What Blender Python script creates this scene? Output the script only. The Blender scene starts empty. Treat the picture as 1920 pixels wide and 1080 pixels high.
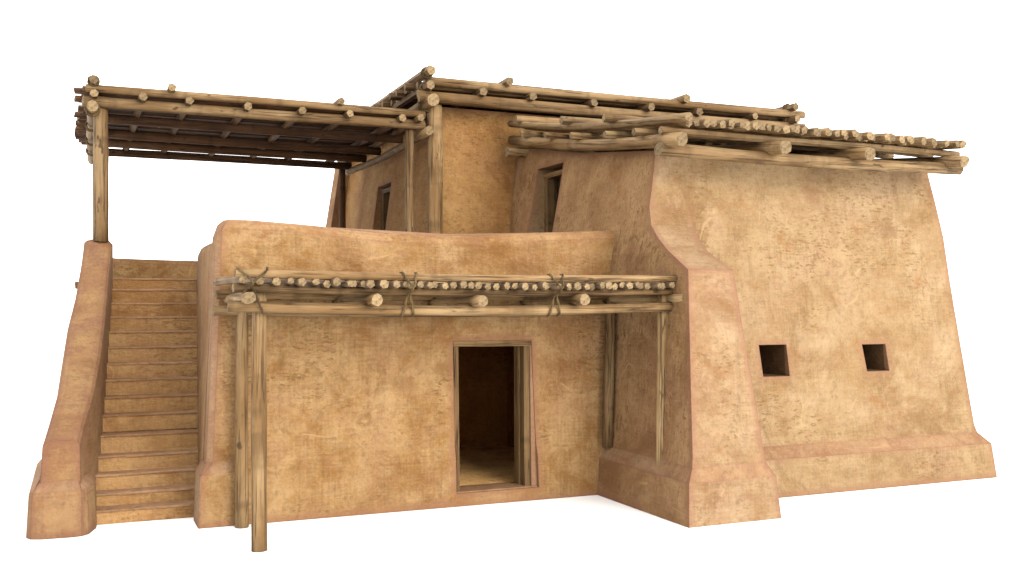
import bpy, bmesh, math, random
from mathutils import Vector, Matrix, noise

SC = bpy.context.scene
COL = SC.collection
RND = random.Random(11)

# ------------------------------------------------------------------ materials
def new_mat(name):
    m = bpy.data.materials.new(name); m.use_nodes = True
    nt = m.node_tree; nt.nodes.clear()
    out = nt.nodes.new('ShaderNodeOutputMaterial'); b = nt.nodes.new('ShaderNodeBsdfPrincipled')
    nt.links.new(b.outputs[0], out.inputs[0])
    b.inputs['Roughness'].default_value = 0.92
    b.inputs['Specular IOR Level'].default_value = 0.15
    return m, nt, b

class N:
    """small node-building helper"""
    def __init__(s, nt): s.nt = nt
    def add(s, t, **kw):
        n = s.nt.nodes.new(t)
        for k, v in kw.items(): setattr(n, k, v)
        return n
    def link(s, a, b): s.nt.links.new(a, b)
    def noise(s, vec, scale, detail=4, rough=0.55, dist=0.0):
        n = s.add('ShaderNodeTexNoise'); s.link(vec, n.inputs['Vector'])
        n.inputs['Scale'].default_value = scale; n.inputs['Detail'].default_value = detail
        n.inputs['Roughness'].default_value = rough; n.inputs['Distortion'].default_value = dist
        return n.outputs['Fac']
    def mapping(s, vec, scale=(1,1,1), loc=(0,0,0), rot=(0,0,0)):
        n = s.add('ShaderNodeMapping'); s.link(vec, n.inputs['Vector'])
        n.inputs['Scale'].default_value = scale; n.inputs['Location'].default_value = loc; n.inputs['Rotation'].default_value = rot
        return n.outputs['Vector']
    def ramp(s, fac, a, b):
        n = s.add('ShaderNodeMapRange', clamp=True); n.interpolation_type = 'SMOOTHSTEP'
        s.link(fac, n.inputs['Value']); n.inputs['From Min'].default_value = a; n.inputs['From Max'].default_value = b
        return n.outputs['Result']
    def math(s, op, a, b=None, c=None):
        n = s.add('ShaderNodeMath', operation=op)
        for i, v in enumerate((a, b, c)):
            if v is None: continue
            if isinstance(v, (int, float)): n.inputs[i].default_value = v
            else: s.link(v, n.inputs[i])
        return n.outputs[0]
    def mix(s, fac, a, b, mode='MIX'):
        n = s.add('ShaderNodeMix', data_type='RGBA', blend_type=mode)
        if isinstance(fac, (int, float)): n.inputs[0].default_value = fac
        else: s.link(fac, n.inputs[0])
        for i, v in ((6, a), (7, b)):
            if isinstance(v, tuple): n.inputs[i].default_value = (*v, 1)
            else: s.link(v, n.inputs[i])
        return n.outputs[2]

    def grade(s, c, g, k):
        """deepen a pigment: power, then gain"""
        a = s.add('ShaderNodeGamma'); s.link(c, a.inputs[0]); a.inputs[1].default_value = g
        v = s.add('ShaderNodeVectorMath', operation='MULTIPLY'); s.link(a.outputs[0], v.inputs[0]); v.inputs[1].default_value = k
        return v.outputs[0]

def plaster(name, ochre, tan, rose, rose_amt=0.35, speck=0.75, streak=(5.0, 5.0, 15.0), edge=True, edge_col=None, seed=0.0):
    m, nt, b = new_mat(name); n = N(nt)
    geo = n.add('ShaderNodeNewGeometry'); pos = n.mapping(geo.outputs['Position'], loc=(seed, seed*0.7, seed*1.3))
    big = n.noise(pos, 0.55, 5, 0.6, 0.4)
    mid = n.noise(pos, 1.9, 6, 0.65, 0.5)
    fine = n.noise(pos, 12.0, 8, 0.76, 0.3)
    midf = n.math('ADD', mid, n.math('MULTIPLY', n.math('SUBTRACT', fine, 0.5), 0.45))
    c = n.mix(n.ramp(midf, 0.34, 0.66), ochre, tan)
    c = n.mix(n.math('MULTIPLY', n.ramp(big, 0.54, 0.70), 0.45), c, tuple(v*k for v, k in zip(ochre, (0.88, 0.78, 0.62))))
    rmask = n.math('MULTIPLY', n.ramp(n.noise(n.mapping(pos, loc=(7, 3, 1)), 0.8, 8, 0.74, 0.8), 0.48, 0.66), rose_amt)
    c = n.mix(rmask, c, rose)
    grain_ = n.math('MULTIPLY', n.math('SUBTRACT', fine, 0.5), 0.35)
    # light lime blooms
    bl = n.math('MULTIPLY', n.ramp(n.math('ADD', grain_, n.noise(n.mapping(pos, loc=(2, 9, 4)), 1.0, 7, 0.66, 1.0)), 0.50, 0.66), 0.55)
    grit = n.ramp(n.noise(pos, 34, 5, 0.75, 0.2), 0.52, 0.36)
    c = n.mix(n.math('MULTIPLY', grit, 0.28), c, tuple(min(1, v*1.25) for v in tan))
    c = n.mix(bl, c, tuple(min(1, v*k) for v, k in zip(tan, (1.10, 1.14, 1.26))))
    # mottling
    c = n.mix(n.math('MULTIPLY', n.ramp(fine, 0.48, 0.64), 0.5), c, tuple(v*0.62 for v in ochre))
    # woven trowel marks: fine level and upright streaks
    hs_ = n.noise(n.mapping(pos, scale=(2.2, 2.2, 24)), 1.6, 4, 0.6, 0.1)
    vs_ = n.noise(n.mapping(pos, scale=(20, 20, 1.6)), 1.6, 4, 0.6, 0.1)
    wamt = n.math('MULTIPLY', n.ramp(n.noise(n.mapping(pos, loc=(3, 3, 9)), 1.7, 4, 0.6, 0.5), 0.38, 0.62), 0.36)
    wv_ = n.math('MULTIPLY', n.math('ADD', hs_, vs_), 0.5)
    c = n.mix(n.math('MULTIPLY', n.ramp(wv_, 0.46, 0.64), wamt), c, tuple(v*0.60 for v in ochre))
    c = n.mix(n.math('MULTIPLY', n.ramp(wv_, 0.50, 0.36), 0.22), c, tuple(min(1, v*1.16) for v in tan))
    # straw dashes lying across the wall, in patches
    dash = n.noise(n.mapping(pos, scale=streak), 2.2, 5, 0.72, 0.15)
    patch = n.ramp(n.noise(n.mapping(pos, loc=(4, 1, 8)), 0.95, 6, 0.70, 0.8), 0.47, 0.60)
    dm = n.math('MULTIPLY', n.math('MULTIPLY', n.ramp(dash, 0.53, 0.61), patch), speck)
    c = n.mix(dm, c, (0.105, 0.055, 0.020))
    # small dark specks
    sp = n.noise(n.mapping(pos, scale=(1, 1, 1.6)), 22, 3, 0.6, 0)
    c = n.mix(n.math('MULTIPLY', n.math('MULTIPLY', n.ramp(sp, 0.62, 0.72), n.ramp(mid, 0.42, 0.6)), 0.6*speck), c, (0.085, 0.04, 0.013))
    # brown damp stains with clouded shapes
    st = n.ramp(n.noise(n.mapping(pos, scale=(1, 1, 1.5), loc=(1, 5, 2)), 1.5, 8, 0.74, 0.5), 0.55, 0.70)
    c = n.mix(n.math('MULTIPLY', st, 0.6), c, (0.15, 0.064, 0.019))
    st2 = n.ramp(n.noise(n.mapping(pos, scale=(1, 1, 1.2), loc=(11, 4, 6)), 0.75, 9, 0.74, 0.9), 0.49, 0.66)
    c = n.mix(n.math('MULTIPLY', st2, 0.6), c, tuple(v*k for v, k in zip(ochre, (0.66, 0.56, 0.45))))
    st3 = n.ramp(n.noise(n.mapping(pos, scale=(5.5, 5.5, 0.5), loc=(6, 2, 3)), 1.0, 7, 0.7, 0.3), 0.55, 0.72)
    c = n.mix(n.math('MULTIPLY', st3, 0.34), c, tuple(v*0.6 for v in ochre))
    # thin pale scratches
    wv = n.noise(n.mapping(pos, loc=(8, 2, 5)), 0.8, 2, 0.4, 0.3)
    line = n.ramp(n.math('ABSOLUTE', n.math('SUBTRACT', wv, 0.5)), 0.006, 0.0)
    line = n.math('MULTIPLY', line, n.ramp(n.noise(pos, 1.6, 3), 0.56, 0.66))
    c = n.mix(n.math('MULTIPLY', line, 0.45), c, tuple(min(1, v*1.3) for v in tan))
    bv2 = n.add('ShaderNodeBevel', samples=4); bv2.inputs['Radius'].default_value = 0.016
    if edge:
        bv = n.add('ShaderNodeBevel', samples=6); bv.inputs['Radius'].default_value = 0.17
        d = n.add('ShaderNodeVectorMath', operation='DOT_PRODUCT')
        n.link(bv.outputs[0], d.inputs[0]); n.link(geo.outputs['True Normal'], d.inputs[1])
        em = n.math('SUBTRACT', 1.0, d.outputs['Value'])
        en = n.noise(pos, 4.5, 6, 0.7, 0.6)
        em = n.math('MULTIPLY', n.ramp(n.math('ADD', em, n.math('MULTIPLY', n.math('SUBTRACT', en, 0.5), 0.20)), 0.012, 0.055), 0.8)
        c = n.mix(em, c, edge_col or rose)
    if edge:
        d2 = n.add('ShaderNodeVectorMath', operation='DOT_PRODUCT')
        n.link(bv2.outputs[0], d2.inputs[0]); n.link(geo.outputs['True Normal'], d2.inputs[1])
        cr = n.math('MULTIPLY', n.ramp(n.math('SUBTRACT', 1.0, d2.outputs['Value']), 0.012, 0.07), n.ramp(fine, 0.38, 0.52))
        c = n.mix(n.math('MULTIPLY', cr, 0.6), c, tuple(v*0.7 for v in (edge_col or rose)))
    c = n.grade(c, 1.13, (1.16, 1.225, 1.20))
    n.link(c, b.inputs['Base Color'])
    # relief
    h = n.math('ADD', n.math('MULTIPLY', fine, 0.5), n.math('MULTIPLY', dash, 0.5))
    h = n.math('ADD', h, n.math('MULTIPLY', n.noise(pos, 40, 4, 0.7), 0.25))
    h = n.math('ADD', h, n.math('MULTIPLY', mid, 0.9))
    bp = n.add('ShaderNodeBump'); bp.inputs['Strength'].default_value = 0.8; bp.inputs['Distance'].default_value = 0.035
    n.link(h, bp.inputs['Height']); n.link(bv2.outputs[0], bp.inputs['Normal']); n.link(bp.outputs[0], b.inputs['Normal'])
    return m

def wood(name, pale, base, dark, dark_amt=0.85):
    m, nt, b = new_mat(name); n = N(nt)
    tc = n.add('ShaderNodeTexCoord'); oi = n.add('ShaderNodeObjectInfo')
    off = n.add('ShaderNodeVectorMath', operation='SCALE'); off.inputs[0].default_value = (37.0, 19.0, 53.0)
    n.link(oi.outputs['Random'], off.inputs['Scale'])
    add = n.add('ShaderNodeVectorMath', operation='ADD'); n.link(tc.outputs['Object'], add.inputs[0]); n.link(off.outputs[0], add.inputs[1])
    v = add.outputs[0]
    grain = n.noise(n.mapping(v, scale=(22, 22, 0.9)), 1.0, 5, 0.65, 0.6)
    broad = n.noise(n.mapping(v, scale=(4, 4, 0.8)), 1.0, 5, 0.6, 0.5)
    fine = n.noise(n.mapping(v, scale=(70, 70, 3)), 1.0, 4, 0.6)
    c = n.mix(n.ramp(broad, 0.33, 0.66), base, pale)
    c = n.mix(n.math('MULTIPLY', n.ramp(grain, 0.50, 0.68), dark_amt), c, dark)
    c = n.mix(n.math('MULTIPLY', n.ramp(fine, 0.5, 0.75), 0.4), c, tuple(x*0.5 for x in base))
    crack = n.noise(n.mapping(v, scale=(15, 15, 0.35), loc=(3, 1, 0)), 1.0, 2, 0.5, 0.2)
    cl = n.ramp(n.math('ABSOLUTE', n.math('SUBTRACT', crack, 0.42)), 0.016, 0.003)
    c = n.mix(n.math('MULTIPLY', cl, 0.65), c, tuple(x*0.45 for x in dark))
    band = n.noise(n.mapping(v, scale=(0.6, 0.6, 2.6)), 1.0, 3, 0.6, 0.3)
    c = n.mix(n.math('MULTIPLY', n.ramp(band, 0.52, 0.66), 0.5), c, tuple(x*0.6 for x in base))
    kn = n.noise(n.mapping(v, scale=(9, 9, 4.5), loc=(5, 2, 1)), 1.0, 2, 0.5, 0.0)
    c = n.mix(n.math('MULTIPLY', n.ramp(kn, 0.66, 0.74), 0.75), c, dark)
    # per-pole tint
    hs = n.add('ShaderNodeHueSaturation'); n.link(c, hs.inputs['Color'])
    mr = n.add('ShaderNodeMapRange'); n.link(oi.outputs['Random'], mr.inputs['Value'])
    mr.inputs['To Min'].default_value = 0.78; mr.inputs['To Max'].default_value = 1.12
    n.link(mr.outputs[0], hs.inputs['Value'])
    n.link(n.grade(hs.outputs[0], 1.20, (1.27, 1.30, 1.46)), b.inputs['Base Color'])
    h = n.math('ADD', n.math('MULTIPLY', grain, 0.7), n.math('MULTIPLY', fine, 0.3))
    h = n.math('SUBTRACT', h, n.math('MULTIPLY', cl, 0.7))
    bp = n.add('ShaderNodeBump'); bp.inputs['Strength'].default_value = 0.5; bp.inputs['Distance'].default_value = 0.012
    n.link(h, bp.inputs['Height']); n.link(bp.outputs[0], b.inputs['Normal'])
    b.inputs['Roughness'].default_value = 0.75
    return m

def endgrain(name, col):
    m, nt, b = new_mat(name); n = N(nt)
    tc = n.add('ShaderNodeTexCoord'); oi = n.add('ShaderNodeObjectInfo')
    f = n.noise(n.mapping(tc.outputs['Object'], scale=(1, 1, 0.2)), 26, 4, 0.6, 0.5)
    c = n.mix(n.ramp(f, 0.40, 0.66), col, tuple(v*0.5 for v in col))
    hs = n.add('ShaderNodeHueSaturation'); n.link(c, hs.inputs['Color'])
    mr = n.add('ShaderNodeMapRange'); n.link(n.math('FRACT', n.math('MULTIPLY', oi.outputs['Random'], 7.31)), mr.inputs['Value'])
    mr.inputs['To Min'].default_value = 0.6; mr.inputs['To Max'].default_value = 1.1
    n.link(mr.outputs[0], hs.inputs['Value']); c = hs.outputs[0]
    n.link(c, b.inputs['Base Color'])
    return m

K = 0.625
def sc(c): return tuple(v*K for v in c)
def pl_(name, a, b, r, amt, spk, edge_col=None, **kw):
    return plaster(name, sc(a), sc(b), sc(r), amt, spk, edge_col=sc(edge_col or r), **kw)
EDGE = (0.275, 0.135, 0.078)
M_front = pl_('ochre_plaster', (0.255, 0.128, 0.044), (0.390, 0.244, 0.122), (0.295, 0.158, 0.084), 0.6, 0.75, edge_col=EDGE, seed=0)
M_wing = pl_('pale_plaster', (0.275, 0.165, 0.080), (0.354, 0.238, 0.136), (0.315, 0.188, 0.116), 0.7, 0.70, edge_col=(0.275, 0.145, 0.086), seed=5)
M_upper = pl_('orange_plaster', (0.30, 0.148, 0.052), (0.39, 0.225, 0.094), (0.31, 0.152, 0.076), 0.6, 0.75, edge_col=EDGE, seed=41)
M_rose = pl_('rose_plaster', (0.265, 0.142, 0.066), (0.36, 0.215, 0.108), (0.265, 0.132, 0.074), 0.7, 0.85, streak=(9.0, 8.0, 4.0), edge_col=(0.245, 0.118, 0.070), seed=9)
M_butt = pl_('buttress_plaster', (0.295, 0.174, 0.093), (0.358, 0.240, 0.143), (0.315, 0.180, 0.112), 0.8, 0.6, edge_col=(0.27, 0.138, 0.086), seed=14)
M_ledge = pl_('ledge_plaster', (0.30, 0.165, 0.092), (0.335, 0.208, 0.118), (0.27, 0.138, 0.084), 0.6, 0.45, streak=(12.0, 12.0, 3.0), edge_col=(0.235, 0.110, 0.068), seed=17)
M_step = pl_('step_plaster', (0.38, 0.205, 0.088), (0.47, 0.278, 0.130), (0.39, 0.212, 0.11), 0.4, 0.6, seed=21, edge=False)
M_nose = pl_('nosing_plaster', (0.35, 0.195, 0.110), (0.40, 0.235, 0.135), (0.33, 0.17, 0.10), 0.4, 0.6, seed=23, edge=False)
M_bal = pl_('balustrade_plaster', (0.255, 0.130, 0.066), (0.315, 0.186, 0.090), (0.225, 0.108, 0.066), 0.9, 0.5, edge_col=(0.215, 0.102, 0.064), seed=31)
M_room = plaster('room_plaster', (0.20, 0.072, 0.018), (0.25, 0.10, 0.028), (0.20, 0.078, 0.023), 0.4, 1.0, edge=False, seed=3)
M_floor = plaster('floor_plaster', (0.50, 0.28, 0.105), (0.58, 0.35, 0.15), (0.48, 0.25, 0.11), 0.4, 0.4, edge=False, seed=8)
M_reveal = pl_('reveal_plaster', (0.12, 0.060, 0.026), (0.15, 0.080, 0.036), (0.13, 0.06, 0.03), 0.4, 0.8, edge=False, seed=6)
M_wood = wood('pale_wood', sc((0.345, 0.236, 0.116)), sc((0.205, 0.120, 0.046)), sc((0.065, 0.036, 0.013)))
M_woodg = wood('grey_wood', sc((0.26, 0.175, 0.10)), sc((0.17, 0.108, 0.055)), sc((0.06, 0.034, 0.014)))
M_board = wood('brown_wood', sc((0.16, 0.085, 0.038)), sc((0.105, 0.053, 0.022)), sc((0.03, 0.014, 0.006)))
M_raft = wood('tan_wood', sc((0.19, 0.115, 0.054)), sc((0.13, 0.075, 0.033)), sc((0.045, 0.023, 0.009)))
M_frame = wood('door_wood', sc((0.24, 0.152, 0.064)), sc((0.165, 0.096, 0.036)), sc((0.05, 0.024, 0.008)))
M_end = endgrain('cut_wood', sc((0.27, 0.185, 0.095)))
M_rope = wood('rope_fibre', (0.11, 0.075, 0.03), (0.075, 0.048, 0.018), (0.03, 0.018, 0.007), 0.5)

# ------------------------------------------------------------------ object helpers
def tag(o, label=None, cat=None, group=None, kind=None):
    for k, v in (('label', label), ('category', cat), ('group', group), ('kind', kind)):
        if v: o[k] = v
    return o

def empty(name, loc):
    o = bpy.data.objects.new(name, None); COL.objects.link(o); o.location = loc
    o.empty_display_size = 0.3
    return o

def put(o, parent, mw=Matrix.Identity(4)):
    """parent o, leaving it at world matrix mw"""
    o.parent = parent
    if parent is not None:
        o.matrix_parent_inverse = Matrix.Identity(4)
        o.matrix_basis = WORLD[parent.name].inverted() @ mw
    else:
        o.matrix_basis = mw
    WORLD[o.name] = mw.copy()
WORLD = {}

def mesh_obj(name, verts, faces, mats, parent, fmat=None, smooth=None, mw=Matrix.Identity(4)):
    me = bpy.data.meshes.new(name); me.from_pydata([tuple(v) for v in verts], [], faces)
    for m in (mats if isinstance(mats, (list, tuple)) else [mats]): me.materials.append(m)
    if fmat: me.polygons.foreach_set('material_index', fmat)
    if smooth: me.polygons.foreach_set('use_smooth', smooth)
    me.update()
    o = bpy.data.objects.new(name, me); COL.objects.link(o); put(o, parent, mw)
    return o

def fix_normals(me):
    bm = bmesh.new(); bm.from_mesh(me); bmesh.ops.recalc_face_normals(bm, faces=bm.faces); bm.to_mesh(me); bm.free()

def loft(name, rings, mats, parent, fmat=None, cap=True):
    k = len(rings[0]); V = [v for r in rings for v in r]; F = []; FM = []
    for i in range(len(rings)-1):
        for j in range(k):
            F.append((i*k+j, i*k+(j+1) % k, (i+1)*k+(j+1) % k, (i+1)*k+j)); FM.append(fmat(i, j) if fmat else 0)
    if cap:
        F.append(tuple(range(k))[::-1]); FM.append(0)
        F.append(tuple((len(rings)-1)*k+j for j in range(k))); FM.append(fmat(len(rings), 0) if fmat else 0)
    o = mesh_obj(name, V, F, mats, parent, FM); fix_normals(o.data)
    return o

HEX = [(0,3,2,1), (4,5,6,7), (0,1,5,4), (1,2,6,5), (2,3,7,6), (3,0,4,7)]
def hexa(name, b, t, mats, parent, along=None):
    """b, t: four bottom and four top corners; along: the direction of the plank's grain (local Z)"""
    mw = Matrix.Identity(4)
    V = [Vector(v) for v in list(b)+list(t)]
    if along:
        mw = Matrix.Translation(V[0]) @ Vector(along).to_track_quat('Z', 'Y').to_matrix().to_4x4()
        V = [mw.inverted() @ v for v in V]
    o = mesh_obj(name, V, HEX, mats, parent, mw=mw); fix_normals(o.data); return o
def box(name, lo, hi, mats, parent, along=None):
    x0, y0, z0 = lo; x1, y1, z1 = hi
    return hexa(name, [(x0,y0,z0),(x1,y0,z0),(x1,y1,z0),(x0,y1,z0)], [(x0,y0,z1),(x1,y0,z1),(x1,y1,z1),(x0,y1,z1)], mats, parent, along)

def cut(o, cutters):
    for c in cutters:
        md = o.modifiers.new('cut', 'BOOLEAN'); md.operation = 'DIFFERENCE'; md.solver = 'EXACT'; md.object = c
    bpy.context.view_layer.update()
    dg = bpy.context.evaluated_depsgraph_get()
    me = bpy.data.meshes.new_from_object(o.evaluated_get(dg), preserve_all_data_layers=True, depsgraph=dg)
    o.modifiers.clear(); old = o.data; nm = old.name; o.data = me; bpy.data.meshes.remove(old); me.name = nm
    for c in cutters:
        cm = c.data; WORLD.pop(c.name, None); bpy.data.objects.remove(c); bpy.data.meshes.remove(cm)

def split_material(o, idx, name, mats, parent):
    """move the faces of one material slot into a mesh of their own"""
    bm = bmesh.new(); bm.from_mesh(o.data)
    bm2 = bm.copy()
    bmesh.ops.delete(bm, geom=[f for f in bm.faces if f.material_index in idx], context='FACES')
    bmesh.ops.delete(bm2, geom=[f for f in bm2.faces if f.material_index not in idx], context='FACES')
    bm.to_mesh(o.data); bm.free()
    me = bpy.data.meshes.new(name); bm2.to_mesh(me); bm2.free(); keep = [f.material_index for f in me.polygons]
    for m in mats: me.materials.append(m)
    for f, k in zip(me.polygons, keep): f.material_index = idx[k]
    p = bpy.data.objects.new(name, me); COL.objects.link(p); put(p, parent)
    return p

def log(name, p0, p1, r0, r1=None, parent=None, mat=None, sides=9, bend=0.014, rings=9, rough=0.085, pent=False, end=None):
    """a peeled pole from p0 to p1; local Z runs along it, the cut ends get their own material slot"""
    p0 = Vector(p0); p1 = Vector(p1); r1 = r1 or r0*RND.uniform(0.86, 0.98)
    d = p1-p0; L = d.length
    q = d.to_track_quat('Z', 'Y'); mw = Matrix.Translation(p0) @ q.to_matrix().to_4x4()
    if pent: sides = RND.choice((5, 5, 6, 6)); r0 *= 1.1; r1 *= 1.1
    ph = RND.uniform(0, 6.28); bd = RND.uniform(0, 6.28); k2 = RND.uniform(0, 6.28); ba = bend*RND.uniform(0.4, 1.0)*min(L, 4)
    side_r = [1+RND.uniform(-rough, rough) for _ in range(sides)]
    V = []; F = []; FM = []; SM = []
    for i in range(rings):
        t = i/(rings-1); z = t*L
        bow = math.sin(t*math.pi)*ba; wob = math.sin(t*7+k2)*ba*0.25*math.sin(t*math.pi)
        ox = math.cos(bd)*bow+math.cos(bd+1.6)*wob; oy = math.sin(bd)*bow+math.sin(bd+1.6)*wob
        r = (r0+(r1-r0)*t)*(1+RND.uniform(-rough, rough)*0.5)
        tilt = RND.uniform(-0.3, 0.3)*r if i in (0, rings-1) else 0
        for j in range(sides):
            a = ph+2*math.pi*j/sides
            rr = r*side_r[j]*(1+RND.uniform(-rough, rough)*0.35)
            V.append((ox+math.cos(a)*rr, oy+math.sin(a)*rr, z+math.cos(a-bd)*tilt))
    for i in range(rings-1):
        for j in range(sides):
            F.append((i*sides+j, i*sides+(j+1) % sides, (i+1)*sides+(j+1) % sides, (i+1)*sides+j)); FM.append(0); SM.append(sides > 7)
    # cut ends: a shallow worn point a little off centre
    for base, dz, rev in ((0, -1, True), ((rings-1)*sides, 1, False)):
        c = Vector((0, 0, 0))
        for j in range(sides): c += Vector(V[base+j])/sides
        rr = r0 if rev else r1
        ci = len(V); V.append((c.x+RND.uniform(-.3, .3)*rr, c.y+RND.uniform(-.3, .3)*rr, c.z+dz*rr*RND.uniform(0.0, 0.10)))
        for j in range(sides):
            a, b_ = base+j, base+(j+1) % sides
            F.append((b_, a, ci) if rev else (a, b_, ci)); FM.append(1); SM.append(False)
    return mesh_obj(name, V, F, [mat or M_wood, end or M_end], parent, FM, SM, mw)

def bowed(name, p0, p1, sag, r, parent, mat=None, pent=False):
    """a long pole with a set sag: built as one log mesh and bent"""
    o = log(name, p0, p1, r, r*.95, parent=parent, mat=mat, rings=10, bend=0.0, sides=9, pent=pent)
    mw = WORLD[o.name]; inv = mw.inverted(); L = (Vector(p1)-Vector(p0)).length
    for v in o.data.vertices:
        t = min(1, max(0, v.co.z/L)); w = mw @ v.co; w.z -= sag*math.sin(t*math.pi); v.co = inv @ w
    return o

def rope(name, pts, parent, r=0.009, twist=14.0, strands=2):
    """two strands twisted round each other along a smooth path"""
    P = [Vector(p) for p in pts]
    dense = []
    for i in range(len(P)-1):
        a, b, c, d = P[max(i-1, 0)], P[i], P[i+1], P[min(i+2, len(P)-1)]
        for s in range(8):
            t = s/8.0
            dense.append(0.5*((2*b)+(c-a)*t+(2*a-5*b+4*c-d)*t*t+(3*b-a-3*c+d)*t**3))
    dense.append(P[-1])
    V = []; F = []; up = Vector((0.3, 0.5, 0.8)); k = 6
    for st in range(strands):
        base = len(V); run = 0.0; n = len(dense)
        for i, p in enumerate(dense):
            t = (dense[min(i+1, n-1)]-dense[max(i-1, 0)]).normalized()
            u = t.cross(up).normalized(); w = t.cross(u)
            if i: run += (p-dense[i-1]).length
            a = run*twist*2*math.pi*0.35+st*2*math.pi/strands
            c = p+(u*math.cos(a)+w*math.sin(a))*r*0.75
            for j in range(k):
                b_ = 2*math.pi*j/k
                V.append(c+(u*math.cos(b_)+w*math.sin(b_))*r)
        for i in range(n-1):
            for j in range(k):
                F.append((base+i*k+j, base+i*k+(j+1) % k, base+(i+1)*k+(j+1) % k, base+(i+1)*k+j))
        F.append(tuple(base+j for j in range(k))[::-1]); F.append(tuple(base+(n-1)*k+j for j in range(k)))
    o = mesh_obj(name, V, F, M_rope, parent, None, [True]*len(F)); fix_normals(o.data)
    return o

def ring_rope(name, c, axis, rad, parent, turns=2, r=0.011):
    """a lashing wound round a pole"""
    ax = Vector(axis).normalized(); u = ax.orthogonal().normalized(); w = ax.cross(u); n = turns*8
    pts = [Vector(c)+ax*((i/n-0.5)*0.05*turns)+(u*math.cos(i*2*math.pi/8)+w*math.sin(i*2*math.pi/8))*rad for i in range(n+1)]
    return rope(name, pts, parent, r, 10, 2)

def lerp(P, t):
    if t <= P[0][0]: return P[0][1]
    for (a, va), (b, vb) in zip(P, P[1:]):
        if t <= b: return va+(vb-va)*(t-a)/(b-a)
    return P[-1][1]

# ------------------------------------------------------------------ the setting
g = mesh_obj('ground', [(-400,-400,0),(400,-400,0),(400,400,0),(-400,400,0)], [(0,1,2,3)], [], None)
gm, gnt, gb = new_mat('white_floor')
gb.inputs['Base Color'].default_value = (0.80, 0.80, 0.80, 1)
g.data.materials.append(gm); tag(g, kind='structure')

# ------------------------------------------------------------------ the house
house = empty('adobe_house', (0.4, 3.5, 0)); WORLD[house.name] = Matrix.Translation(house.location)
tag(house, 'ochre mud plaster house of two storeys with battered walls, outside stair and flat log roofs', 'house')

# front wall with its parapet (plan rings stacked upwards)
PAR = [(-4.53, 3.13), (-4.47, 3.22), (-4.40, 3.245), (-4.15, 3.245), (-3.66, 3.22), (-3.35, 3.20), (-2.98, 3.165), (-2.6, 3.145), (-2.3, 3.14), (-1.8, 3.14), (-1.48, 3.155), (-0.8, 3.20), (0.0, 3.25), (0.6, 3.28)]
NX = 22
def front_ring(z, yf, xl, ch, top=None, yb=0.47, zo=0.0):
    xs = [xl+ch+(0.55-xl-ch)*i/(NX-1) for i in range(NX)]
    zz = (lambda x: z) if top is None else (lambda x: lerp(PAR, x)+zo)
    pts = [(xl, yb-ch*0.6, zz(xl)), (xl, yf+ch, zz(xl))]
    pts += [(x, yf, zz(x)) for x in xs]
    pts += [(x, yb, zz(x)) for x in reversed(xs)]
    return pts
rings = [front_ring(0, 0.0, -4.69, 0.012), front_ring(0.25, 0.0, -4.685, 0.012), front_ring(0.54, 0.0, -4.675, 0.012),
         front_ring(0.67, 0.035, -4.605, 0.06), front_ring(1.2, 0.045, -4.585, 0.06), front_ring(1.9, 0.05, -4.56, 0.06), front_ring(2.5, 0.07, -4.54, 0.06),
         front_ring(2.85, 0.085, -4.525, 0.06), front_ring(0, 0.10, -4.515, 0.06, True, 0.47, -0.10), front_ring(0, 0.145, -4.47, 0.06, True, 0.44, -0.028), front_ring(0, 0.20, -4.42, 0.06, True, 0.39, 0.0)]
fw = loft('front_wall', rings, [M_front, M_butt, M_ledge], house, lambda i, j: 2 if i == 2 and j < 3 else 1 if j in (0, 1) else 0)
dcut = hexa('cutter', [(-1.835,-.3,.15),(-.79,-.3,.15),(-.79,.8,.15),(-1.835,.8,.15)], [(-1.865,-.3,1.905),(-.865,-.3,1.905),(-.865,.8,1.905),(-1.865,.8,1.905)], M_front, None)
cut(fw, [dcut])

# the dim room behind the doorway: a five-sided shell
def shell(name, x0, x1, y0, y1, z0, z1, mat, parent):
    V = [(x0,y0,z0),(x1,y0,z0),(x1,y1,z0),(x0,y1,z0),(x0,y0,z1),(x1,y0,z1),(x1,y1,z1),(x0,y1,z1)]
    return mesh_obj(name, V, [(0,1,2,3), (7,6,5,4), (1,5,6,2), (3,2,6,7), (0,3,7,4)], [mat, M_floor], parent, [1, 0, 0, 0, 0])
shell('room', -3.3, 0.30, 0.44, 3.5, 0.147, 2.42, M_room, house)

df = hexa('door_lintel', [(-1.858,.055,1.842),(-.868,.055,1.836),(-.868,.30,1.836),(-1.858,.30,1.842)], [(-1.858,.055,1.903),(-.868,.055,1.903),(-.868,.30,1.903),(-1.858,.30,1.903)], M_frame, house, (1,0,0))
hexa('jamb', [(-1.832,.06,.152),(-1.775,.06,.152),(-1.775,.29,.152),(-1.832,.29,.152)], [(-1.855,.06,1.84),(-1.795,.06,1.84),(-1.795,.29,1.84),(-1.855,.29,1.84)], M_frame, df)
hexa('jamb', [(-.945,.075,.152),(-.87,.075,.152),(-.87,.19,.152),(-.945,.19,.152)], [(-.955,.075,1.836),(-.885,.075,1.836),(-.885,.19,1.836),(-.955,.19,1.836)], M_frame, df)
hexa('jamb', [(-.965,.195,.152),(-.90,.195,.152),(-.90,.33,.152),(-.965,.33,.152)], [(-.97,.195,1.836),(-.91,.195,1.836),(-.91,.33,1.836),(-.97,.33,1.836)], M_frame, df)
hexa('reveal', [(-.868,.045,.152),(-.782,.045,.152),(-.782,.42,.152),(-.868,.42,.152)], [(-.884,.06,1.836),(-.86,.06,1.836),(-.86,.42,1.836),(-.884,.42,1.836)], M_butt, df)
box('threshold', (-1.83,.02,.1505), (-.80,.30,.166), M_nose, df)

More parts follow.
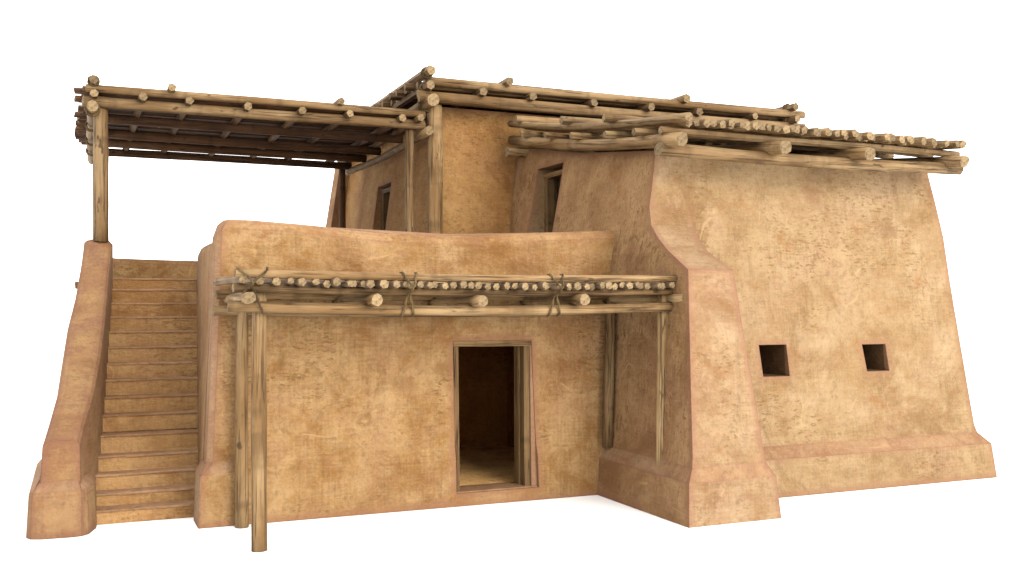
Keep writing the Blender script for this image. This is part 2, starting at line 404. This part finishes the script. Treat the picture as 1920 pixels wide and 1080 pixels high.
# terrace floor, landing and the low walls round it
box('terrace_floor', (-4.3, .4, 2.45), (.45, 8.05, 2.70), M_step, house)
box('landing', (-5.72, 3.845, 0), (-4.305, 8.05, 2.695), M_step, house)
sw = []
for y in (0.3, 1.2, 2.1, 3.0, 3.8, 4.02):
    e = 0.09 if y > 4 else .12*max(0, 1-(y-.3)/3.0)
    xl = lambda z: -4.66+0.06*y+0.04*z
    sw.append([(xl(0), y, 0), (xl(3.0), y, 3.03-e), (xl(3.0)+.04, y, 3.12-e), (xl(3)+.12, y, 3.165-e), (xl(3)+.27, y, 3.14-e), (xl(3)+.34, y, 3.0-e), (xl(0)+.4, y, 0)])
loft('stair_wall', sw, M_rose, house)
pl = []
for y in (3.7, 5.0, 6.5, 8.3):
    pl.append([(-6.02, y, 0), (-5.735, y, 3.0), (-5.70, y, 3.08), (-5.6, y, 3.1), (-5.48, y, 3.0), (-5.42, y, 2.0), (-5.42, y, 0)])
loft('terrace_parapet', pl, M_rose, house)
pr = []
for i in range(12):
    x = -5.70+(5.70-0.6)*i/11
    zt = 3.175-0.035*math.sin((x+5.85)/5.2*math.pi)+(0.04 if x < -5.4 else 0)
    pr.append([(x, 7.85, 0), (x, 7.93, zt-.08), (x, 7.98, zt-.01), (x, 8.06, zt), (x, 8.22, zt-.02), (x, 8.3, zt-.1), (x, 8.4, 0)])
loft('terrace_parapet', pr, M_front, house)

# staircase: a sloping core and fifteen worn steps
stairs = loft('staircase', [[(-5.6, .70, 0), (-5.6, 3.83, 0), (-5.6, 3.83, 2.4)], [(-4.4, .70, 0), (-4.4, 3.83, 0), (-4.4, 3.83, 2.4)]], M_step, house)
for k in range(15):
    y0 = .62+.23*k; z1 = [.150,.285,.455,.625,.83,1.04,1.23,1.42,1.607,1.80,1.99,2.178,2.358,2.548,2.70][k]
    z0 = 0 if k == 0 else z1-.20
    y1 = y0+.26; x0 = -5.70+.085*k*.23 - .02; x1 = -4.42+.06*k*.23
    R = RND.uniform
    a = -0.012
    # profile with a slightly overhanging, rounded nosing
    prof = [(y0, z0), (y0+R(0,.006), z1-.03), (y0-.008, z1-.022), (y0-.009, z1-.010), (y0-.001, z1), (y0+.06, z1+R(-.002,.004)), (y1, z1), (y1, z0)]
    rr = []
    for i in range(7):
        x = x0+(x1-x0)*i/6
        rr.append([(x, p[0]+R(-.004,.004)*(1 if 0 < q < 6 else 0), p[1]+R(-.004,.004)*(1 if 0 < q < 6 else 0)) for q, p in enumerate(prof)])
    loft('step', rr, [M_step, M_nose], stairs, lambda i, j: 1 if j in (2, 3, 4, 5) else 0)

# left balustrade sweeping up beside the steps
XL = [(.22,-6.168),(.6,-6.115),(1,-6.054),(1.5,-6.012),(2,-5.965),(2.5,-5.886),(3,-5.83),(3.3,-5.803),(3.8,-5.775)]
XR = [(.22,-5.823),(.6,-5.773),(1,-5.691),(1.5,-5.62),(2,-5.566),(2.5,-5.527),(3,-5.488),(3.3,-5.46),(3.8,-5.425)]
ZT = [(.22,.95),(.6,1.14),(1,1.38),(1.5,1.72),(2,2.08),(2.5,2.45),(3,2.82),(3.3,3.04),(3.45,3.15),(3.55,3.2),(3.8,3.2)]
bl = []
for y in (.22, .4, .6, .8, 1, 1.25, 1.5, 1.75, 2, 2.25, 2.5, 2.75, 3, 3.2, 3.35, 3.45, 3.55, 3.7, 3.8):
    l, r, z = lerp(XL, y), lerp(XR, y), lerp(ZT, y); bvx = .035 if y < 3.4 else .05
    bl.append([(l-.05-.06*min(z, 3)/3, y, 0), (l-.015, y, z*.55), (l, y, z-.05), (l+bvx*.7, y, z-.012), (l+bvx*2.2, y, z+.006), (r-bvx*2.2, y, z+.006), (r-bvx*.7, y, z-.012), (r, y, z-.05), (r+.012, y, z*.5), (r+.03, y, 0)])
bal = loft('balustrade', bl, M_bal, house)
# its foot
ft = []
for z, o in ((0, 0), (.42, -.02), (.455, -.03), (.56, -.115)):
    k = o
    ft.append([(-6.31-k, 2.2, z), (-6.31-k, .26, z), (-6.27-k*.7, .16-k, z), (-6.16, .115-k, z), (-5.9, .10-k, z), (-5.80+k*.3, .115-k, z), (-5.735+k*.8, .19-k*.8, z), (-5.662+k*.9, .46-k*.4, z), (-5.645+k*.9, .7, z), (-5.64+k*.9, 2.2, z)])
loft('balustrade_foot', ft, [M_bal, M_ledge], bal, lambda i, j: 1 if i == 2 else 0)

log('drain_spout', (-5.905, 6.3, 2.64), (-5.5, 6.3, 2.66), .06, parent=house, mat=M_frame)

# side wing with the corner buttress: plan rings with a notch
WX = [(0,0.0),(.5,.03),(.61,.13),(1.6,.19),(2.71,.237),(2.94,.262),(3.1,.30),(3.27,.345),(3.75,.455),(4.2,.55)]
WY = [(0,-1.05),(.5,-1.0),(.615,-.865),(1.83,-.736),(2.56,-.66),(3.27,-.60),(3.75,-.54),(4.2,-.47)]
WR = [(0,5.55),(.5,5.5),(.615,5.365),(1.22,5.30),(1.83,5.236),(2.56,5.16),(3.27,5.092),(3.75,5.01),(4.2,4.935)]
BY = [(0,-2.0),(.46,-1.96),(.60,-1.88),(1.2,-1.80),(1.86,-1.725),(2.71,-1.64),(2.94,-1.2),(3.1,-.93),(3.27,-.70)]
BX = [(0,1.19),(.46,1.15),(.61,1.074),(1.22,1.012),(1.86,.932),(2.71,.832),(2.94,.80),(3.1,.87),(3.27,.94)]
wr = []
ZS = [0,.2,.455,.60,.70,1.22,1.86,2.3,2.71,2.94,3.1,3.27,3.5,3.75,4.0,4.2]
for z in ZS:
    x, yf, xr = lerp(WX, z), lerp(WY, z), lerp(WR, z)
    yb = min(lerp(BY, z), yf-.004) if z < 3.3 else yf-.004
    xb = lerp(BX, z)
    rear = .2*z
    zr = lambda y: z+(max(0, (z-2.7)/1.5))*0.155*(y+.5) - (0.06*(z-2.7)/1.5 if 0 < y < 3 else 0) if z > 2.7 else z
    pts = [(x, 3.62, zr(3.62)), (x, 1.5, zr(1.5)), (x, yf, z), (x, yb, z), (xb, yb, z), (xb+.02, yf, z)]
    pts += [(xb+.02+(xr-xb-.02)*t, yf, z) for t in (.33, .66)] + [(xr, yf, z), (xr, 3.62, zr(3.62))]
    wr.append(pts)
NZB = ZS.index(3.27)
def wing_mat(i, j):
    if i == 2 and j in (2, 3, 4): return 5
    if i == 2: return 3
    if j == 2 and i < NZB: return 4
    if j in (3, 4) and i < NZB: return 2
    if j in (0, 1): return 1
    return 0
wing = loft('side_wing', wr, [M_wing, M_rose, M_butt, M_ledge, M_rose, M_ledge], house, wing_mat)
void = box('cutter', (.86, -.12, .2), (4.75, 3.3, 4.1), M_room, None)
w1 = hexa('cutter', [(1.90,-1.5,1.44),(2.305,-1.5,1.44),(2.305,0,1.44),(1.90,0,1.44)], [(1.865,-1.5,1.832),(2.285,-1.5,1.832),(2.285,0,1.832),(1.865,0,1.832)], M_room, None)
w2 = hexa('cutter', [(3.555,-1.5,1.465),(3.93,-1.5,1.465),(3.93,0,1.465),(3.555,0,1.465)], [(3.505,-1.5,1.815),(3.90,-1.5,1.815),(3.90,0,1.815),(3.505,0,1.815)], M_room, None)
d2 = box('cutter', (-.2, 1.97, 2.70), (1.2, 2.80, 4.38), M_room, None)
rc = box('cutter', (-.3, .46, .10), (.36, 3.54, 2.43), M_room, None)
cut(wing, [void, w1, w2, d2, rc])
split_material(wing, {2: 0, 4: 1, 5: 2}, 'buttress', [M_butt, M_rose, M_ledge], house)

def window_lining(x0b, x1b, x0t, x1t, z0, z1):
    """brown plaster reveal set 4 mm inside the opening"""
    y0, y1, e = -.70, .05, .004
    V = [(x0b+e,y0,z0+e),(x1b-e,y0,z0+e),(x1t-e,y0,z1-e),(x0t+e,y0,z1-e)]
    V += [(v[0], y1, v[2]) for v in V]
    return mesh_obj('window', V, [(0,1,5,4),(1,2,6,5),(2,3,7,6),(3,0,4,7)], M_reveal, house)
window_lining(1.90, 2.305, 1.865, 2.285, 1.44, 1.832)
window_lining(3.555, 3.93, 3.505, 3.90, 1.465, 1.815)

f2 = hexa('door_lintel', [(.60,1.975,4.24),(.72,1.975,4.24),(.72,2.795,4.24),(.60,2.795,4.24)], [(.60,1.975,4.31),(.72,1.975,4.31),(.72,2.795,4.31),(.60,2.795,4.31)], M_frame, house, (0,1,0))
box('jamb', (.61, 2.67, 2.70), (.75, 2.79, 4.24), M_frame, f2)
box('jamb', (.61, 1.98, 2.70), (.75, 2.06, 4.24), M_frame, f2)

# upper storey
UX = lambda z: -.555-.0
def ux(z): return -.98+(z-3.42)*.125
def uy(z): return 3.5+(z-3.42)*.15
ur = []
for z in (2.55, 2.9, 3.2, 3.8, 4.4, 5.0, 5.42):
    x0, x1, y0, y1 = ux(z), 6.25-.07*z, uy(z), 9.6-.06*z
    c = .05
    ur.append([(x0, y1, z), (x0, 6.5, z), (x0, y0+c, z), (x0+c, y0, z), (x0+.7*1, y0, z), (2.5, y0, z), (x1, y0, z), (x1, y1, z)])
up = loft('upper_storey', ur, [M_upper], house)
void = box('cutter', (-.45, 4.2, 2.75), (5.4, 8.9, 5.2), M_room, None)
d1 = box('cutter', (-1.5, 5.98, 2.70), (0, 6.82, 4.49), M_room, None)
cut(up, [void, d1])
f1 = box('door_lintel', (-.80, 5.985, 4.36), (-.66, 6.815, 4.43), M_frame, house, (0,1,0))
box('jamb', (-.79, 6.66, 2.70), (-.64, 6.80, 4.36), M_frame, f1)
box('jamb', (-.79, 5.99, 2.70), (-.64, 6.07, 4.36), M_frame, f1)
loft('rear_wall', [[(-.70, 3.70, z), (6.42-.06*z, 3.70, z), (6.42-.06*z, 9.78-.06*z, z), (-.70-.08+.1*z, 9.78-.06*z, z)] for z in (0, 1.3, 2.545)], M_front, house)
bt = []
for z in (0, 2.7, 4.0, 5.2, 5.4):
    o = .34-.02*z if z < 5.3 else .12
    bt.append([(ux(z)-o+.02, 9.15+.03*z*.3, z), (ux(z)+.2, 9.15+.03*z*.3, z), (ux(z)+.2, 9.9-.05*z, z), (ux(z)-o+.02, 9.9-.05*z, z)])
loft('buttress', bt, M_rose, house)
log('corner_post', (-.935, 3.46, 2.70), (-.925, 3.46, 5.36), .115, .115, parent=house, sides=10)

# ------------------------------------------------------------------ log roofs
def pole_row(name, n, f, r, parent, mat, bend=.006, pent=True):
    for i in range(n):
        p0, p1, rr = f(i)
        log(name, p0, p1, rr, parent=parent, mat=mat, bend=bend, rings=4, pent=pent, rough=.10)

# upper roof
ur0 = log('log_roof', (-1.23, 3.3, 5.45), (5.93, 3.3, 5.48), .092, .088, parent=house, sides=10, bend=.004)
tag(ur0, 'log roof of the upper storey')
log('beam', (-1.065, 3.08, 5.365), (-.90, 9.5, 5.37), .10, .09, parent=ur0, sides=10)
log('beam', (-1.20, 9.3, 5.45), (5.93, 9.3, 5.48), .09, parent=ur0)
log('beam', (-1.20, 6.3, 5.45), (5.93, 6.3, 5.48), .09, parent=ur0)
log('beam', (5.80, 3.1, 5.37), (5.80, 9.5, 5.37), .10, parent=ur0)
for x, z in ((-1.099, 5.585), (-.258, 5.565), (.567, 5.56), (1.648, 5.555), (2.67, 5.56), (3.63, 5.565), (4.736, 5.572), (5.611, 5.58)):
    log('rafter', (x, 3.08+RND.uniform(-.04,.05), z), (x+RND.uniform(.05,.3), 9.6, z+.02), .060, parent=ur0, mat=M_raft, pent=True)
y = 3.28; i = 0
while y < 9.6:
    r = RND.uniform(.045, .062) if i else .066
    log('roof_pole', (-1.10+RND.uniform(-.20,.10), y, 5.685+RND.uniform(-.012,.012)), (6.0+RND.uniform(-.1,.08), y+RND.uniform(-.03,.03), 5.705+RND.uniform(-.012,.012)), r, parent=ur0, mat=(M_wood if i < 3 else M_raft), bend=.003, rings=5, pent=i > 0, sides=9)
    y += r*1.85 + (0.02 if i == 0 else 0); i += 1
for x, z in ((-1.10, 5.80), (.163, 5.75), (3.358, 5.755), (5.60, 5.80)):
    log('binding_pole', (x, 3.08, z), (x+.15, 9.6, z+.02), .066, parent=ur0, pent=True)
for c, ax, rad in (((-1.10, 3.28, 5.80), (0,1,0), .075), ((-1.10, 3.36, 5.58), (0,1,0), .078), ((-1.06, 3.45, 5.365), (0,1,0), .108), ((5.61, 3.3, 5.58), (0,1,0), .075), ((5.6, 3.3, 5.80), (0,1,0), .075)):
    ring_rope('lashing', c, ax, rad, ur0, 2)

# wing roof, falling a little to the front
def wz(y): return .155*(y+1.2)-.075*math.sin(math.pi*min(1, max(0, (y+1.2)/4.65)))
wr0 = bowed('log_roof', (.27, -1.0, 4.125), (4.95, -1.0, 4.15), .03, .085, house)
tag(wr0, 'log roof of the side wing, many pole ends in a row')
for x, r in ((.36, .078), (1.80, .084), (3.10, .084), (4.69, .078)):
    bowed('beam', (x+.02, -1.32, 4.195), (x, 3.45, 4.195+wz(3.45)), .075, r, wr0)
log('beam', (.20, 3.3, 4.70), (4.9, 3.3, 4.70), .085, parent=wr0)
for y in (-1.0, -.55, .17, 1.11, 1.91, 2.75):
    log('rafter', (.20 if y > -1 else .29, y, 4.335+wz(y)-.015), (4.93, y, 4.335+wz(y)-.015), .046, parent=wr0, mat=M_wood, pent=True)
x = .46; i = 0
while x < 4.80:
    r = RND.uniform(.038, .051) if i else .054
    dz = RND.uniform(-.012, .014) if i else .02
    bowed('roof_pole', (x, -1.2+RND.uniform(-.11, .10)-(.1 if i == 0 else 0), 4.43+dz), (x+RND.uniform(-.05,.05)-(.12 if i == 0 else 0), 3.4, 4.43+dz+wz(3.4)), .075, r, wr0, pent=i > 0)
    x += r*RND.choice((1.5, 1.7, 1.9, 2.2)); i += 1
for y in (.185, 1.4, 2.94):
    log('binding_pole', (.20, y, 4.425+wz(y)+.11), (4.9, y+.05, 4.425+wz(y)+.11), .058, parent=wr0, sides=8)

# ------------------------------------------------------------------ porch
porch = empty('timber_porch', (-2.1, -.7, 0)); WORLD[porch.name] = Matrix.Translation(porch.location)
tag(porch, 'low open porch of pale poles lashed with rope, standing before the dark doorway', 'porch')
P = porch
log('post', (-4.268, -1.2, 0), (-4.28, -1.2, 2.44), .076, .070, parent=P, sides=9, bend=.003)
log('post', (-4.262, -.10, 0), (-4.27, -.10, 2.42), .072, .064, parent=P, sides=9, bend=.003)
log('post', (.150, -1.22, .5), (.180, -1.22, 2.44), .066, .064, parent=P, sides=9, bend=.003)
log('post', (.075, -.12, .60), (.125, -.12, 2.42), .066, .060, parent=P, sides=9, bend=.003)
bowed('beam', (-4.58, -1.32, 2.308), (.30, -1.32, 2.305), .045, .054, P)
bowed('beam', (-4.535, -1.32, 2.476), (.34, -1.32, 2.478), .030, .044, P, M_frame)
bowed('beam', (-4.57, -.10, 2.268), (.12, -.10, 2.268), .03, .055, P)
bowed('beam', (-4.54, -.10, 2.433), (.16, -.10, 2.44), .02, .046, P, M_frame)
for x0, x1, z in ((-4.415, -4.40, 2.388), (-3.225, -3.25, 2.368), (-2.13, -2.15, 2.360), (-.985, -1.0, 2.378), (.26, .12, 2.402)):
    log('joist', (x0, -1.56+RND.uniform(-.01,.01), z), (x1, -.02, z-.002), .058, .055, parent=P, sides=9, bend=.004)
x = -4.46; i = 0
while x < .24:
    r = RND.uniform(.029, .043); t = (x+4.46)/4.7
    if i < 3: r = .038
    z = 2.549-.034*math.sin(t*math.pi)+RND.uniform(-.012,.010)
    log('roof_pole', (x, -1.49+RND.uniform(-.08,.07), z), (x+RND.uniform(-.06,.06)-(.02 if i == 0 else 0), -.03, z), r, parent=P, mat=M_woodg, pent=True, rings=4, bend=.006)
    x += r*RND.choice((2.0, 2.1, 2.6, 3.2)) + (.03 if i < 5 else 0); i += 1
bowed('binding_pole', (-4.53, -1.40, 2.616), (.335, -1.40, 2.622), .028, .044, P)
bowed('binding_pole', (-4.55, -.16, 2.575), (.12, -.16, 2.59), .02, .042, P)
for xc in (-2.86, -1.25):
    sg = -.034*math.sin((xc+4.46)/4.7*math.pi)
    for s in (-1, 1):
        rope('rope_lashing', [(xc+s*.075, -1.37, 2.672+sg), (xc+s*.072, -1.43, 2.666+sg), (xc+s*.05, -1.462, 2.62+sg), (xc+s*.03, -1.53, 2.565+sg), (xc, -1.54, 2.51+sg), (xc-s*.012, -1.41, 2.455+sg), (xc-s*.03, -1.40, 2.38+sg), (xc-s*.045, -1.392, 2.31+sg), (xc-s*.055, -1.375, 2.262+sg), (xc-s*.055, -1.32, 2.235+sg)], P, .0075)
rope('rope_lashing', [(-4.515, -1.40, 2.668), (-4.49, -1.455, 2.64), (-4.44, -1.465, 2.60), (-4.40, -1.53, 2.545), (-4.385, -1.52, 2.51), (-4.42, -1.385, 2.462), (-4.45, -1.37, 2.43)], P, .0075)
rope('rope_lashing', [(-4.235, -1.39, 2.672), (-4.245, -1.45, 2.65), (-4.29, -1.46, 2.60), (-4.34, -1.46, 2.56), (-4.385, -1.46, 2.51), (-4.365, -1.40, 2.46), (-4.335, -1.45, 2.40), (-4.315, -1.42, 2.34), (-4.285, -1.392, 2.28), (-4.275, -1.375, 2.245)], P, .0075)

# ------------------------------------------------------------------ pergola over the terrace
perg = empty('timber_pergola', (-3.4, 5.6, 2.7)); WORLD[perg.name] = Matrix.Translation(perg.location)
tag(perg, 'tall terrace pergola of thin poles over the stair head, its post on the balustrade', 'pergola')
G = perg
log('post', (-5.585, 3.5, 3.18), (-5.60, 3.5, 5.08), .096, .094, parent=G, sides=10, bend=.003)
log('post', (-1.297, 3.5, 2.70), (-1.30, 3.5, 5.06), .066, .062, parent=G, sides=9, bend=.003)
log('post', (-1.20, 8.0, 2.70), (-1.22, 8.0, 5.0), .068, .062, parent=G, sides=9, bend=.003, mat=M_board)
log('post', (-5.56, 8.0, 3.10), (-5.58, 8.0, 5.0), .07, .066, parent=G, sides=9, bend=.003)
bowed('beam', (-5.82, 3.4, 5.005), (-1.09, 3.4, 5.035), .012, .076, G)
log('side_beam', (-5.70, 3.13, 4.905), (-5.655, 8.2, 4.88), .074, .068, parent=G, sides=9)
log('side_beam', (-1.09, 3.18, 4.925), (-1.085, 8.15, 4.92), .066, .06, parent=G, sides=9)
for y in (4.54, 5.87, 6.80, 7.9):
    log('beam', (-5.72, y, 5.0), (-1.08, y, 5.0), .072, parent=G, mat=M_board, sides=9, bend=.004)
for x, z in ((-5.686, 5.088), (-5.086, 5.085), (-4.498, 5.082), (-3.724, 5.07), (-2.973, 5.075), (-2.299, 5.078), (-1.501, 5.088), (-1.238, 5.10)):
    log('rafter', (x, 3.17+RND.uniform(-.04,.04), z), (x+RND.uniform(-.04,.1), 8.2, z), .052, parent=G, mat=M_raft, pent=True, bend=.004)
y = 3.33; i = 0
while y < 8.12:
    r = RND.uniform(.034, .048) if i else .055
    log('roof_pole', (-5.80+RND.uniform(-.13,.08), y, 5.172+RND.uniform(-.008,.008)), (-1.12+RND.uniform(-.05,.04), y+RND.uniform(-.03,.03), 5.19+RND.uniform(-.008,.008)), r, parent=G, mat=(M_wood if i == 0 else M_board), bend=.003, rings=5, pent=i > 0, sides=9)
    y += r*1.8+(.01 if i == 0 else 0); i += 1
for x, z in ((-5.69, 5.265), (-4.72, 5.245), (-2.42, 5.25)):
    log('binding_pole', (x, 3.17, z), (x+.05, 8.2, z), .054, parent=G, pent=True)
for c, ax, rad in (((-5.70, 3.36, 4.905), (0,1,0), .082), ((-5.69, 4.6, 4.90), (0,1,0), .080), ((-5.68, 5.9, 4.89), (0,1,0), .078), ((-5.67, 7.0, 4.885), (0,1,0), .076), ((-5.69, 3.3, 5.265), (0,1,0), .062)):
    ring_rope('lashing', c, ax, rad, G, 2)

# ------------------------------------------------------------------ light
w = bpy.data.worlds.new('World'); SC.world = w; w.use_nodes = True
bg = w.node_tree.nodes['Background']; bg.inputs[0].default_value = (1, 1, 1, 1); bg.inputs[1].default_value = 3.2
ld = bpy.data.lights.new('key_lamp', 'AREA'); ld.shape = 'DISK'; ld.size = 24; ld.energy = 23000; ld.color = (1, .96, .9)
lo = bpy.data.objects.new('key_lamp', ld); COL.objects.link(lo); lo.location = (7, -30, 12)
lo.rotation_euler = (Vector((-.5, 2, 2))-lo.location).to_track_quat('-Z', 'Y').to_euler()

# ------------------------------------------------------------------ camera
cd = bpy.data.cameras.new('camera'); cd.sensor_width = 36; cd.lens = 35.0; cd.clip_end = 2000
co = bpy.data.objects.new('camera', cd); COL.objects.link(co)
co.location = (-5.842, -10.813, 2.3)
co.rotation_euler = (math.radians(90)+math.atan(36/1866.7), 0, -math.radians(23.5))
SC.camera = co

SC.view_settings.view_transform = 'Standard'; SC.view_settings.look = 'None'
SC.view_settings.exposure = 0.0; SC.view_settings.gamma = 1.0; SC.view_settings.use_curve_mapping = False
SC.render.engine = 'CYCLES'
SC.cycles.use_denoising = True
SC.cycles.denoising_prefilter = 'ACCURATE'
SC.cycles.max_bounces = 8; SC.cycles.diffuse_bounces = 5
SC.render.film_transparent = False
